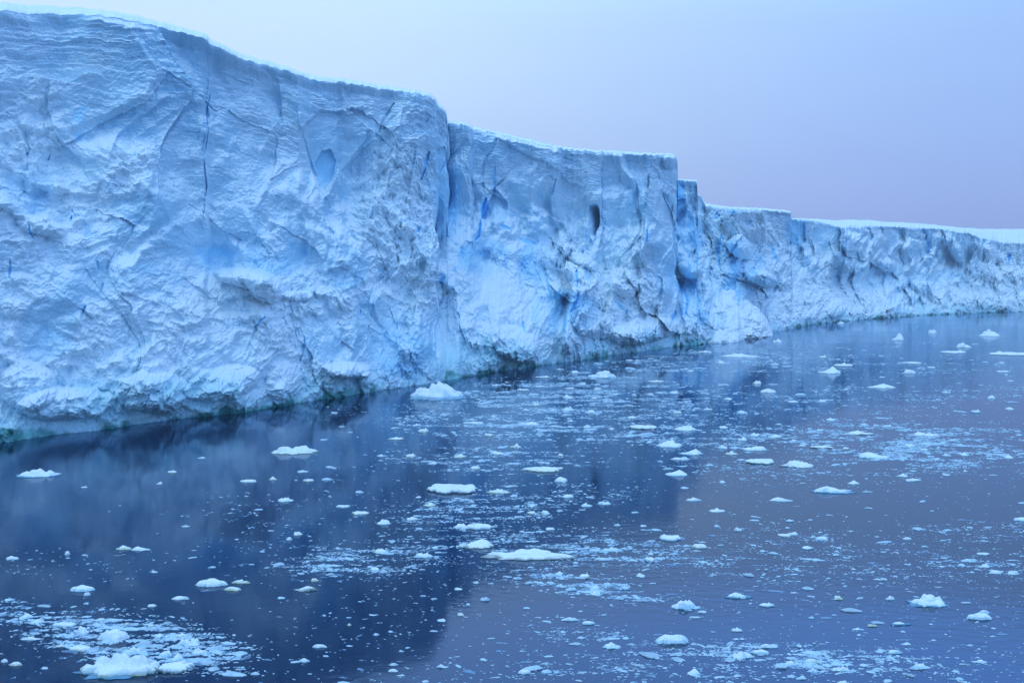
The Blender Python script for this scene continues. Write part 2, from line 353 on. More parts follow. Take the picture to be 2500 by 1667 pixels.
    f, f1, f2, cid = facets(wx/8.5, wz/12 - 0.3*wx/8.5, 33, 1.9, 0.3, 0.7); r += 0.75*f*(1-0.55*strat)*sst(0.0, 0.1, Vv)
    f, f1, f2, cid = facets(wx/4.2 - 0.5*wz/4.2, wz/6.0 + 0.2*wx/4.2, 35, 1.9, 0.35, 0.6); shard = sst(-0.15, 0.25, fbm(S/12+31, Z/10, 36, 3)); r += 0.45*f*shard*(1-0.9*strat)*sst(0.0, 0.1, Vv)
    # concave spall scars with sharp rims
    a1, _, _, _, _ = worley(wx/11 + 0.35*wz/11, wz/15, 41); r += 1.9*(a1*a1-0.35)*(1-0.6*strat)*(0.5+0.5*(1-rough))
    a2, _, _, _, _ = worley(wx/4.3 - 0.4*wz/4.3, wz/6.5, 43); r += 0.55*(a2*a2-0.3)*(1-0.7*strat)*sst(-0.3, 0.2, n_patch2)*(1-0.7*smooth)
    # vertical flutes on the lower clean ice
    fl = gnoise(S/1.6 + 0.4*n_patch2, Z/16, 51); r += 0.32*fl*smooth*sst(0.7, 0.4, Vv)
    fl = 1-2*np.abs(gnoise(S/5.5, Z/25, 52)); r += 0.35*(1-far)*fl*sst(0.2, 0.8, Vv)*(1-rough)
    # strata: layered firn following the surface above, each bed a small ledge
    wav = depth_top + 1.3*gnoise(S/22, Z/30, 61) + 0.5*gnoise(S/7, Z/9, 62) + 0.02*S
    for sc, am in ((1.9, 0.42), (0.62, 0.20), (0.27, 0.09)):
        t = wav/sc + 0.9*gnoise(wav/sc/2.2, S/40, 67) + 0.35*gnoise(S/9, wav/sc/3, 63)
        b = np.floor(t); fr = t-b
        rnd = hsh(b.astype(np.int64), np.zeros_like(b, dtype=np.int64), 64)
        ledge = (rnd-0.5) + (1-fr)*0.7*rnd
        brk = sst(-0.5, 0.35, gnoise(S/3.1, b*3.7, 65))
        r += am*ledge*brk*strat
    r += 0.10*gnoise(S/2.0, wav/0.3, 66)*strat
    # rubble: blocks and lumps of several sizes, with pits
    lump = np.zeros_like(r)
    for sc, am, sd_ in ((7.0, 1.5, 71), (3.2, 0.95, 72), (1.5, 0.55, 73), (0.75, 0.30, 74)):
        ff, g1, g2, cid = facets(wx/sc + 0.3*gnoise(S/sc, Z/sc, sd_+200), wz/sc/0.8 + 0.3*gnoise(S/sc+5, Z/sc, sd_+300), sd_, 1.5, 0.5, 0.9)
        lump += am*0.62*ff
    w1 = 0.8*gnoise(S/2.5, Z/2.5, 84); w2 = 0.8*gnoise(S/2.5+5, Z/2.5, 85)
    lump += 1.3*fbm((S+w1)/9.0, (Z+w2)/6.5, 86, 4, 0.5) + 1.05*fbm((S+w1)/2.6, (Z+w2)/1.5, 80, 6, 0.62) + 0.15*fbm((S+w1)/2.6, (Z+w2)/1.7, 180, 4, 0.58, billow=True)
    k1, _, kc, _, _ = worley((S+w1)/1.25, (Z+w2)/0.95, 87); k2, _, _, _, _ = worley((S+w1)/0.55, (Z+w2)/0.45, 88)
    lump += (0.60*(0.45-k1)*(0.5+kc) + 0.24*(0.45-k2))*sst(-0.45, 0.15, fbm(S/6+70, Z/5, 89, 3))
    mid_d = sst(950, 1150, PX); r += (lump*rough*1.0 + lump*0.12*(1-rough))*(0.80-0.22*mid_d)
    r += (1-0.3*far)*0.20*fbm(S/1.1, Z/0.9, 82, 4, 0.6)*(0.35+0.65*rough)*(1-0.5*smooth)
    r += (1-far)*0.05*fbm(S/0.35, Z/0.30, 83, 2, 0.6)
    blue = np.zeros_like(r)
    # ---- placed features
    def seg(pts):                            # distance in px to a polyline + position along it
        best = np.full(PX.shape, 1e9); side = np.zeros(PX.shape); tt = np.zeros(PX.shape)
        n_ = len(pts)-1
        for i in range(n_):
            (x0, y0), (x1, y1) = pts[i], pts[i+1]
            dx, dy = x1-x0, y1-y0; l2 = dx*dx+dy*dy
            t = np.clip(((PX-x0)*dx+(PY-y0)*dy)/l2, 0, 1)
            qx = PX-(x0+t*dx); qy = PY-(y0+t*dy); d = np.hypot(qx, qy)
            b = d < best
            best = np.where(b, d, best); side = np.where(b, (qx*dy-qy*dx), side); tt = np.where(b, (i+t)/n_, tt)
        return best, np.sign(side), tt
    jag = 4.0*n_patch2 + 3.5*fbm(S/1.8, Z/1.8, 90, 4) + 5.0*gnoise(X/90, Z/4.5, 91)
    def crack(pts, w, dep, bl):
        nonlocal r, blue
        d, sd2, t = seg(pts); d = np.abs(d + 0.22*jag*sd2); ww = w*(0.5+0.8*np.sin(np.clip(t, 0.05, 0.95)*math.pi))
        g = sst(ww*1.3, ww*0.2, d); r = r - dep*g; blue = np.maximum(blue, np.maximum(bl*g, 0.42*bl*np.exp(-np.maximum(d, 0)/(w*2.2+3))*(0.6+0.4*n_edge)))
    def rim(pts, dec, hgt, sgn=1):           # a scarp: ground on one side stands proud and fades away over dec px
        nonlocal r
        d, sd2, t = seg(pts); end = sst(0, 0.25, t)*sst(1, 0.75, t)*(0.55 if pts[0][0] < 1000 else 0.8)
        dd = (d*sd2*sgn + jag)
        r = r + hgt*end*sst(-1.5, 1.5, dd)*np.exp(-np.maximum(dd, 0)/dec)*(d < dec*4)
    def dent(cx, cy, rx_, ry_, ang, dep, bl=0, pw=1.0):
        nonlocal r, blue
        z = zone(cx, cy, rx_, ry_, ang, 0.34)*(0.75+0.25*sst(-0.6, 0.5, (PY-cy)/ry_*-1)); dep = dep*0.75
        r = r - dep*z; blue = np.maximum(blue, bl*z)
    def hollow(pts, dep_l, dep_r, bl, soft=2.5):     # a spalled-out hollow with a crisp rim; floor tilts from left to right
        nonlocal r, blue
        px = PX + 0.8*jag; py = PY + 0.6*jag
        inside = np.zeros(PX.shape, bool); d = np.full(PX.shape, 1e9)
        xs_ = [p[0] for p in pts]; n_ = len(pts)
        for i in range(n_):
            (x0, y0), (x1, y1) = pts[i], pts[(i+1) % n_]
            c_ = ((y0 > py) != (y1 > py)) & (px < (x1-x0)*(py-y0)/(y1-y0+1e-9)+x0); inside ^= c_
            l2 = (x1-x0)**2+(y1-y0)**2; t = np.clip(((px-x0)*(x1-x0)+(py-y0)*(y1-y0))/l2, 0, 1)
            d = np.minimum(d, np.hypot(px-x0-t*(x1-x0), py-y0-t*(y1-y0)))
        g = sst(0, soft, np.where(inside, d, -1)); u = np.clip((px-min(xs_))/(max(xs_)-min(xs_)), 0, 1)
        fade = sst(0, 0.25, (max(p[1] for p in pts)-py)/(max(p[1] for p in pts)-min(p[1] for p in pts)))
        r = r*(1-0.55*g) - g*fade*(dep_l+(dep_r-dep_l)*u); blue = np.maximum(blue, bl*g*(0.8+0.3*n_edge))
    def bump(cx, cy, rx_, ry_, ang, hgt):
        nonlocal r
        a = math.radians(ang); dx = PX-cx; dy = PY-cy
        u = (dx*math.cos(a)+dy*math.sin(a))/rx_; w = (-dx*math.sin(a)+dy*math.cos(a))/ry_
        r = r + hgt*np.clip(1-(u*u+w*w)*(1+0.3*n_patch2), 0, 1)**0.6
    # long vertical break on the first headland
    rim([(478, 95), (484, 160), (474, 210), (480, 270), (466, 340), (474, 420), (462, 500), (470, 560)], 60, 0.7, 1)
    crack([(483, 205), (474, 250), (478, 300), (468, 360), (474, 430), (466, 500)], 1.6, 0.3, 0.36)
    rim([(400, 218), (330, 262), (270, 310), (235, 400)], 45, 1.5, -1)
    rim([(60, 170), (150, 190), (205, 165), (250, 175)], 40, 1.2, -1)
    rim([(120, 170), (110, 250), (125, 310), (180, 360), (205, 420)], 30, 0.9, 1)
    rim([(250, 272), (300, 268), (330, 250)], 25, 0.8, -1)
    rim([(300, 320), (350, 335), (400, 350)], 18, 0.7, -1)
    bump(120, 430, 45, 12, 10, 1.2); bump(95, 520, 60, 22, 15, 1.6); bump(30, 480, 50, 16, 30, 1.3)
    rim([(640, 180), (650, 260), (590, 360)], 40, 0.8, 1)
    rim([(683, 190), (690, 290), (720, 380), (735, 440), (765, 490)], 45, 1.2, 1)
    rim([(760, 215), (800, 250), (860, 300), (820, 340), (770, 420), (740, 500)], 40, 1.4, -1)
    hollow([(722, 372), (738, 344), (758, 340), (772, 368), (768, 400), (745, 440), (728, 415)], 1.8, 0.2, 0.34); hollow([(840, 300), (862, 292), (852, 335), (838, 360)], 1.0, 0.2, 0)
    hollow([(690, 300), (735, 250), (820, 262), (905, 262), (850, 330), (790, 380), (760, 440), (738, 470), (712, 380)], 1.3, 0.1, 0.04)
    rim([(935, 230), (910, 330), (900, 420)], 25, 1.0, -1)
    crack([(905, 235), (880, 275), (870, 300)], 3, 0.4, 0.1)
    rim([(960, 320), (935, 450), (930, 560)], 25, 0.9, 1)
    crack([(968, 405), (978, 370), (985, 345)], 4, 0.5, 0.5)
    bump(560, 640, 72, 22, 12, 3.2); bump(610, 660, 50, 34, 30, 2.6); dent(565, 700, 60, 20, -10, 1.6, 0.0)
    dent(500, 590, 55, 25, 10, 0.8, 0.35)
    bump(680, 680, 40, 12, 0, 1.2); bump(800, 850, 58, 20, 3, 2.8); bump(845, 880, 22, 28, 0, 1.6); bump(510, 880, 90, 40, -10, 1.6); bump(150, 930, 120, 40, -5, 2.0)
    bump(350, 900, 90, 50, 0, 1.6); bump(60, 890, 70, 60, 0, 1.8); bump(650, 880, 40, 50, 0, 1.2)
    for p_, w_, b_ in (([(585, 752), (600, 735), (608, 728)], 4, 1.0), ([(692, 830), (700, 790), (699, 770)], 3, 0.75), ([(190, 722), (196, 700)], 5, 0.95), ([(75, 545), (65, 520)], 5, 0.9), ([(60, 355), (63, 350)], 5, 0.9), ([(110, 368), (116, 355)], 3, 0.8),
                       ([(160, 505), (163, 497)], 4, 0.9), ([(172, 500), (165, 480)], 4, 0.5), ([(22, 640), (24, 600)], 5, 0.6), ([(828, 715), (829, 725)], 4, 0.95), ([(910, 745), (912, 760)], 3, 0.85), ([(222, 600), (226, 620)], 6, 0.6), ([(235, 650), (232, 670)], 6, 0.6),
                       ([(860, 470), (850, 500)], 4, 0.55), ([(958, 530), (966, 515)], 7, 0.6), ([(742, 940), (744, 895), (741, 880)], 3, 0.6), ([(1205, 760), (1200, 735)], 3, 0.6), ([(1010, 390), (1022, 370), (1024, 360)], 4, 0.85),
                       ([(1137, 385), (1137, 420), (1134, 445)], 4, 0.5), ([(1108, 492), (1113, 470), (1117, 458)], 9, 0.9), ([(1092, 552), (1100, 540), (1104, 505)], 6, 0.95), ([(1170, 525), (1150, 515)], 5, 0.7), ([(1195, 545), (1230, 555)], 6, 0.6), ([(1060, 570), (1068, 585)], 8, 0.6), ([(1100, 575), (1105, 582)], 6, 0.8),
                       ([(1312, 715), (1325, 690), (1328, 670)], 7, 0.8), ([(1325, 655), (1325, 620)], 4, 0.7), ([(1255, 640), (1268, 690)], 4, 0.6), ([(1300, 720), (1296, 760)], 4, 0.6), ([(1345, 620), (1355, 640)], 10, 0.35), ([(1486, 560), (1488, 535)], 4, 0.9), ([(1545, 735), (1552, 715)], 5, 0.8), ([(1560, 700), (1565, 730)], 4, 0.7),
                       ([(1575, 720), (1580, 690), (1570, 660)], 5, 0.75), ([(1585, 640), (1582, 600)], 5, 0.5), ([(1655, 620), (1648, 580), (1658, 540)], 5, 0.6), ([(1680, 590), (1683, 565)], 5, 0.5), ([(1785, 600), (1770, 560)], 5, 0.5), ([(1695, 700), (1700, 670)], 5, 0.5),
                       ([(2118, 520), (2123, 535)], 6, 0.55), ([(2131, 525), (2130, 550), (2134, 578)], 4, 0.8), ([(2318, 580), (2317, 600)], 5, 0.8), ([(1950, 545), (1940, 575), (1925, 610)], 5, 0.35), ([(1415, 690), (1440, 720)], 6, 0.4), ([(1020, 640), (1010, 650)], 8, 0.45)):
        crack(p_, w_*(0.5 if p_[0][0] < 1000 else 0.8), 0.12+0.12*b_, b_*(0.85 if p_[0][0] < 1000 else 1.05))
    hollow([(1104, 500), (1116, 460), (1132, 438), (1150, 448), (1164, 472), (1168, 500), (1140, 512)], 2.0, 0.6, 0.30); rim([(1100, 500), (1118, 450), (1136, 430), (1160, 460), (1168, 500)], 30, 1.0, 1)
    hollow([(1004, 345), (1022, 330), (1036, 400), (1052, 450), (1040, 545), (1004, 540)], 1.0, 0.2, 0.34)
    hollow([(1052, 450), (1095, 520), (1100, 560), (1030, 545)], 0.8, 0.3, 0.16)
    rim([(1040, 330), (1090, 470), (1110, 520)], 30, 1.2, -1)
    hollow([(1348, 484), (1354, 468), (1372, 466), (1379, 480), (1377, 512), (1368, 540), (1360, 556), (1350, 530)], 0.6, 3.6, 0.10)
    rim([(1110, 300), (1180, 340), (1290, 400), (1360, 440)], 60, 0.6, 1)
    rim([(1240, 470), (1300, 520), (1370, 600)], 50, 1.2, -1); rim([(1250, 640), (1310, 700), (1370, 650), (1400, 600)], 40, 1.8, 1)
    bump(1330, 590, 60, 16, 35, 1.8); bump(1430, 650, 40, 30, 40, 2.4); bump(1360, 740, 50, 36, 30, 2.0); bump(1185, 790, 60, 40, 25, 2.6); bump(1480, 760, 80, 32, -8, 2.6)
    dent(1320, 710, 60, 40, 20, 1.2, 0.34); dent(1540, 650, 12, 50, 0, 0.2, 0.3)
    rim([(1500, 370), (1488, 470), (1470, 560), (1480, 640)], 30, 2.2, 1); bump(1538, 372, 18, 16, 0, 1.6)
    dent(1562, 470, 10, 70, 0, 0.6, 0.5); rim([(1575, 430), (1600, 520), (1590, 600)], 30, 2.0, -1); bump(1585, 620, 30, 20, 20, 4.0); dent(1575, 660, 26, 22, 0, 1.5, 0.5)
    rim([(1640, 497), (1755, 495), (1760, 560)], 60, 6.0, -1); bump(1700, 570, 34, 24, 30, 5.0); bump(1750, 640, 40, 18, 20, 6.0); dent(1760, 655, 30, 18, 10, 2.5, 0.3)
    dent(1830, 525, 22, 26, 0, 0.6, 0.5); rim([(1945, 525), (1930, 570), (1905, 612)], 40, 7.0, 1); rim([(1990, 720), (2085, 690), (2090, 640)], 30, 2.0, -1)
    dent(2085, 685, 40, 26, 0, 2.0, 0.0); rim([(2255, 550), (2235, 590), (2215, 640)], 40, 4.0, 1)
    # blue ice glimmering in the deepest pits of the broken parts
    lo = fbm(S/4.5, Z/5.5, 95, 3)
    blue = np.maximum(blue, 0.50*sst(0.25, 0.60, lo)*sst(0.1, -0.6, lump)*sst(0.1, 0.5, Vv))
    blue = np.maximum(blue, 0.18*smooth*sst(0.75, 0.4, Vv))
    for z in (zone(110, 790, 60, 40), zone(640, 590, 90, 50), zone(500, 580, 70, 50), zone(1110, 590, 70, 50), zone(930, 800, 100, 90), zone(1290, 720, 80, 60), zone(1580, 560, 40, 90), zone(60, 440, 60, 60), zone(1590, 700, 30, 70), zone(1690, 620, 80, 80), zone(1830, 530, 30, 40), zone(1240, 600, 60, 60), zone(790, 620, 60, 50), zone(330, 640, 60, 40), zone(1030, 450, 34, 110), zone(1610, 700, 26, 60), zone(1570, 640, 26, 60)):
        blue = np.maximum(blue, 0.34*z*(0.45+0.75*sst(-0.4, 0.5, n_patch2)))
    r = r*(1 - 0.75*ramp_snow) + ramp_snow*0.6
    rough = np.maximum(rough, ramp_snow)
    # cornice and undercut waterline with hanging ice
    r += 0.55*sst(1.2, 0.2, depth_top)*sst(-0.5, 0.4, n_patch2)
    r -= 0.25*sst(0.8, 0.0, Z)*sst(-0.1, 0.5, gnoise(S/5.0, Z*0, 97))*(1.0)
    r *= (0.60+0.40*sst(0.0, 0.05, Vv))
    damp = sst(0, 1.0, depth_top); r = r*(0.45+0.55*damp)
    r *= 1+0.2*far
    E = E - r*KN*(1+0.25*far)
    Dd = D0 + E
    # rim of the wall keeps the silhouette; ragged by the beds' breakage
    rag = 0.38*fbm(S/1.6, Z*0, 98, 4)*(1+1.4*far)
    ZTn = H + (HOR - interp(EDGE, xs)[:, None]*V)*Dd[:, -1:]/F + rag[:, :1]
    Z = Vv*ZTn
    # small sideways/upward shove makes ledges overhang and crumbs stand free
    ox = 0.14*fbm(S/0.9, Z/0.8, 101, 3)*(0.4+rough); oz = 0.16*fbm(S/0.9+7, Z/0.8, 102, 3)*(0.4+rough)*sst(0, 1.5, Z)*damp
    Px = rx[:, None]*Dd + ox; Py = Dd; Pz = Z + oz - 0.5*(Vv == 0) - 0.25*sst(0.02, 0, Vv)
    nc = len(xs)
    idx = np.arange(nc*NR).reshape(nc, NR)
    q = np.stack([idx[:-1, :-1], idx[1:, :-1], idx[1:, 1:], idx[:-1, 1:]], -1).reshape(-1, 4)
    root = bpy.data.objects.new('ice_cliff', None); col.objects.link(root); root.location = (float(bx[600]), float(d0[600]), 0)
    off = np.array(root.location)
    tag(root, 'towering blue white glacier ice cliff rising from the sea', 'ice cliff', kind='structure')
    P = np.stack([Px, Py, Pz], -1).reshape(-1, 3) - off
    link('ice_face', mesh_np('ice_face', P, quads=q, attrs={'blue': blue, 'rough': rough}), M_CLIFF, root)
    # snow plateau behind the rim, rising to the skyline
    backs = np.array([0, 0.25, 0.8, 2, 4, 7, 11, 16, 24, 40, 90, 260, 700.0])
    far1 = 1+2.5*far[:, 0]
    sk = interp(SKYL, xs); ed = interp(EDGE, xs)
    sk = ed + (sk-ed)*np.where((xs > 330) & (xs < 1560), 0.0+0.7*sst(-0.1, 0.4, fbm(xs/70, xs*0, 131, 4)), np.where(xs <= 330, 0.6, 1))
    rows = []
    e3 = np.stack([Px[:, -1], Py[:, -1], Pz[:, -1]], -1)
    for b in backs:
        dist = b*(far1 if b else 1)
        dd = e3[:, 1] + dist
        zedge = e3[:, 2]
        dsk = e3[:, 1] + 24*far1
        zsk = H + (HOR - sk*V)*dsk/F
        w = np.clip(dist/(24*far1), 0, 1)**0.8 if b else 0*zedge
        z_ = zedge + (np.maximum(zsk, zedge*0.999)-zedge)*np.minimum(w, 1) + ((0.12*gnoise(s1/3, s1*0+b, 120) + np.where(xs < 1600, 0.04, 0.40)*gnoise(s1/11, s1*0+b/6, 121)*min(b/6, 1)) if b else 0)
        if b > 24: z_ = z_ + 0*z_ - (b-24)*0.02
        rows.append(np.stack([e3[:, 0]*dd/e3[:, 1], dd, z_], -1))
    R = np.stack(rows, 1); nb = len(backs)
    # keep the far plateau clear of later, more distant wall sections
    idx = np.arange(nc*nb).reshape(nc, nb)
    q = np.stack([idx[:-1, :-1], idx[1:, :-1], idx[1:, 1:], idx[:-1, 1:]], -1).reshape(-1, 4)
    link('snow_plateau', mesh_np('snow_plateau', R.reshape(-1, 3)-off, quads=q, smooth=True), M_SNOW, root)
    return root, off, xs, d0, rx

CL, OFF, CXS, CD0, CRX = build_cliff()

# avalanche cone of fallen snow at the foot of the wall
def snow_pile():
    n1, n2 = 240, 150
    x = np.linspace(1626, 1775, n1); t = np.linspace(0, 1, n2)
    A, T = np.meshgrid(x, t, indexing='ij')
    yf = np.interp(A, [1626, 1640, 1670, 1695, 1712, 1745, 1775], [788, 789, 787, 785, 779, 777, 771])
    df = F*H/(yf*V-HOR)
    # rows of the fan in the picture from its foot to its head, each standing a little farther off
    top = np.interp(A, [1626, 1640, 1660, 1680, 1700, 1722, 1745, 1765, 1775], [738, 692, 668, 664, 678, 694, 712, 738, 764])
    top = top + 13*fbm(A/16, A*0, 311, 4, 0.6)*sst(1775, 1755, A)
    jb = sst(1700, 1716, A)                                   # the right part is a steep broken front
    py = yf + (top-yf)*(T*(1-jb) + jb*np.minimum(1, T*1.0))
    dist = df + (T**1.3*26)*(1-jb) + jb*(T**2.5)*14
    X0 = (A*V-1250)/F*dist; Z0 = H + (HOR-py*V)*dist/F
    q1, _, _, _, _ = worley(X0/2.3, Z0/1.7, 301); q2, _, _, _, _ = worley(X0/0.9, Z0/0.7, 302)
    bump = 2.4*(0.45-q1) + 1.1*(0.5-q2) + 1.8*fbm(X0/3, Z0/2.4, 303, 5)
    dist = dist - bump*(0.7+0.5*jb)*sst(0, .06, T)*sst(1.0, 0.9, T)
    Z0 = Z0*sst(-0.02, 0.03, T) - 0.5*(T == 0)
    X = (A*V-1250)/F*dist
    idx = np.arange(n1*n2).reshape(n1, n2)
    q = np.stack([idx[:-1, :-1], idx[1:, :-1], idx[1:, 1:], idx[:-1, 1:]], -1).reshape(-1, 4)
    link('snow_pile', mesh_np('snow_pile', np.stack([X, dist, Z0], -1).reshape(-1, 3)-OFF, quads=q), M_SNOW, CL)
snow_pile()

# ------------------------------------------------------------------ floating ice
rng = np.random.RandomState(4)
def at(x, y):
    d = F*H/(y-HOR); return (x-1250)/F*d, d

def floe_mesh(name, w, dp, h, kind, seed, nr=22, na=64, heads=None):
    """closed lump of floating ice: irregular outline, own thickness, underside below the water"""
    th = np.linspace(0, 2*math.pi, na, endpoint=False)
    ct, st = np.cos(th), np.sin(th)
    k = 1.6 if kind != 'flat' else 1.2
    rad = 1 + 0.30*gnoise(ct*1.3+seed*3.1, st*1.3+seed, 5) + 0.24*gnoise(ct*2.6*k+seed, st*2.6*k-seed, 6) + 0.13*gnoise(ct*7+seed, st*7, 7)
    rho = np.concatenate([np.linspace(0, 0.9, nr-5) , [0.94, 0.97, 0.99, 1.0, 0.97]])
    R, A = np.meshgrid(rho, np.arange(na), indexing='ij')
    ux = R*rad[A]*ct[A]; uy = R*rad[A]*st[A]
    fx, fy = ux+seed*7.3, uy-seed*2.1
    rim = sst(1.0, 0.80, R)
    if kind == 'flat':
        z = 0.80 + 0.16*fbm(fx*2.5, fy*2.5, 9, 4) + 0.14*gnoise(fx*1.1, fy*1.1, 10)
        z = z*(0.55+0.45*sst(1.0, 0.9, R)) 
        kn = np.hypot(ux-0.6*math.cos(seed*5), uy-0.5*math.sin(seed*5)); z += 0.7*sst(0.22, 0.05, kn)
    elif kind == 'dome':
        z = (1-0.75*R**2.4)*(0.85+0.25*gnoise(fx*1.4, fy*1.4, 11)) + 0.10*fbm(fx*4, fy*4, 12, 3)
        z = z*(0.35+0.65*sst(1.0, 0.85, R))
    elif kind == 'peak':
        px, py = 0.35*math.cos(seed*9), 0.2*math.sin(seed*4)
        d = np.hypot((ux-px)*1.1, (uy-py)*0.9)
        z = 0.16 + 0.95*np.clip(1-d*1.05, 0, 1)**1.15*(1+0.25*gnoise(fx*2, fy*2, 13)) + 0.13*fbm(fx*3.5, fy*3.5, 14, 4, ridged=True)
        z = z*(0.4+0.6*rim)
    else:                                       # lumpy: several heads, pits and crags
        z = (0.34 if heads else 0.20) + 0*R
        r2 = np.random.RandomState(int(seed*97) % 9999)
        hd = heads or [(r2.uniform(-0.75, 0.75), r2.uniform(-0.5, 0.5), r2.uniform(0.25, 0.5), r2.uniform(0.45, 1.0)) for i in range(7)]
        for a, b, s, hh in hd:
            if not heads: hh *= 1.1-0.7*abs(a)
            cell = 0.25*gnoise(fx*3+a*9, fy*3, 17)
            z = np.maximum(z, hh*np.clip(1-((ux-a)**2+(uy-b)**2*0.6)/s**2+cell, 0, 1)**0.5)
        f1, _, _, _, _ = worley(fx*2.6, fy*2.6, 15)
        z = z*(0.80+0.45*(0.55-f1)) + 0.16*fbm(fx*4, fy*4, 16, 4, 0.6) + 0.05
        z = z*((0.62+0.38*sst(1.0, 0.9, R)) if heads else (0.30+0.70*sst(1.0, 0.78, R)))
    z = np.maximum(z, 0.06)
    z = z/max(z.max(), 1e-3)*h if kind != 'flat' else z*h/1.05
    z[-2] = np.minimum(z[-2], z[-3])*0.75
    z[-1] = -0.35*h-0.05
    ux[-1] *= 0.9; uy[-1] *= 0.9
    if kind != 'dome':
        sk = 1+0.03*gnoise(fx*6, fy*6, 19)*(R > 0.5); ux *= sk; uy *= sk
    ex = max(np.abs(ux).max(), 1e-3)
    P = np.stack([ux/ex*w/2, uy*dp/2, z], -1)
    P[..., 0] -= (P[..., 0].max()+P[..., 0].min())/2
    idx = np.arange(len(rho)*na).reshape(len(rho), na); nx = np.roll(idx, -1, 1)
    q = np.stack([idx[:-1], idx[1:], nx[1:], nx[:-1]], -1).reshape(-1, 4)
    return mesh_np(name, P.reshape(-1, 3), quads=q, smooth=True)

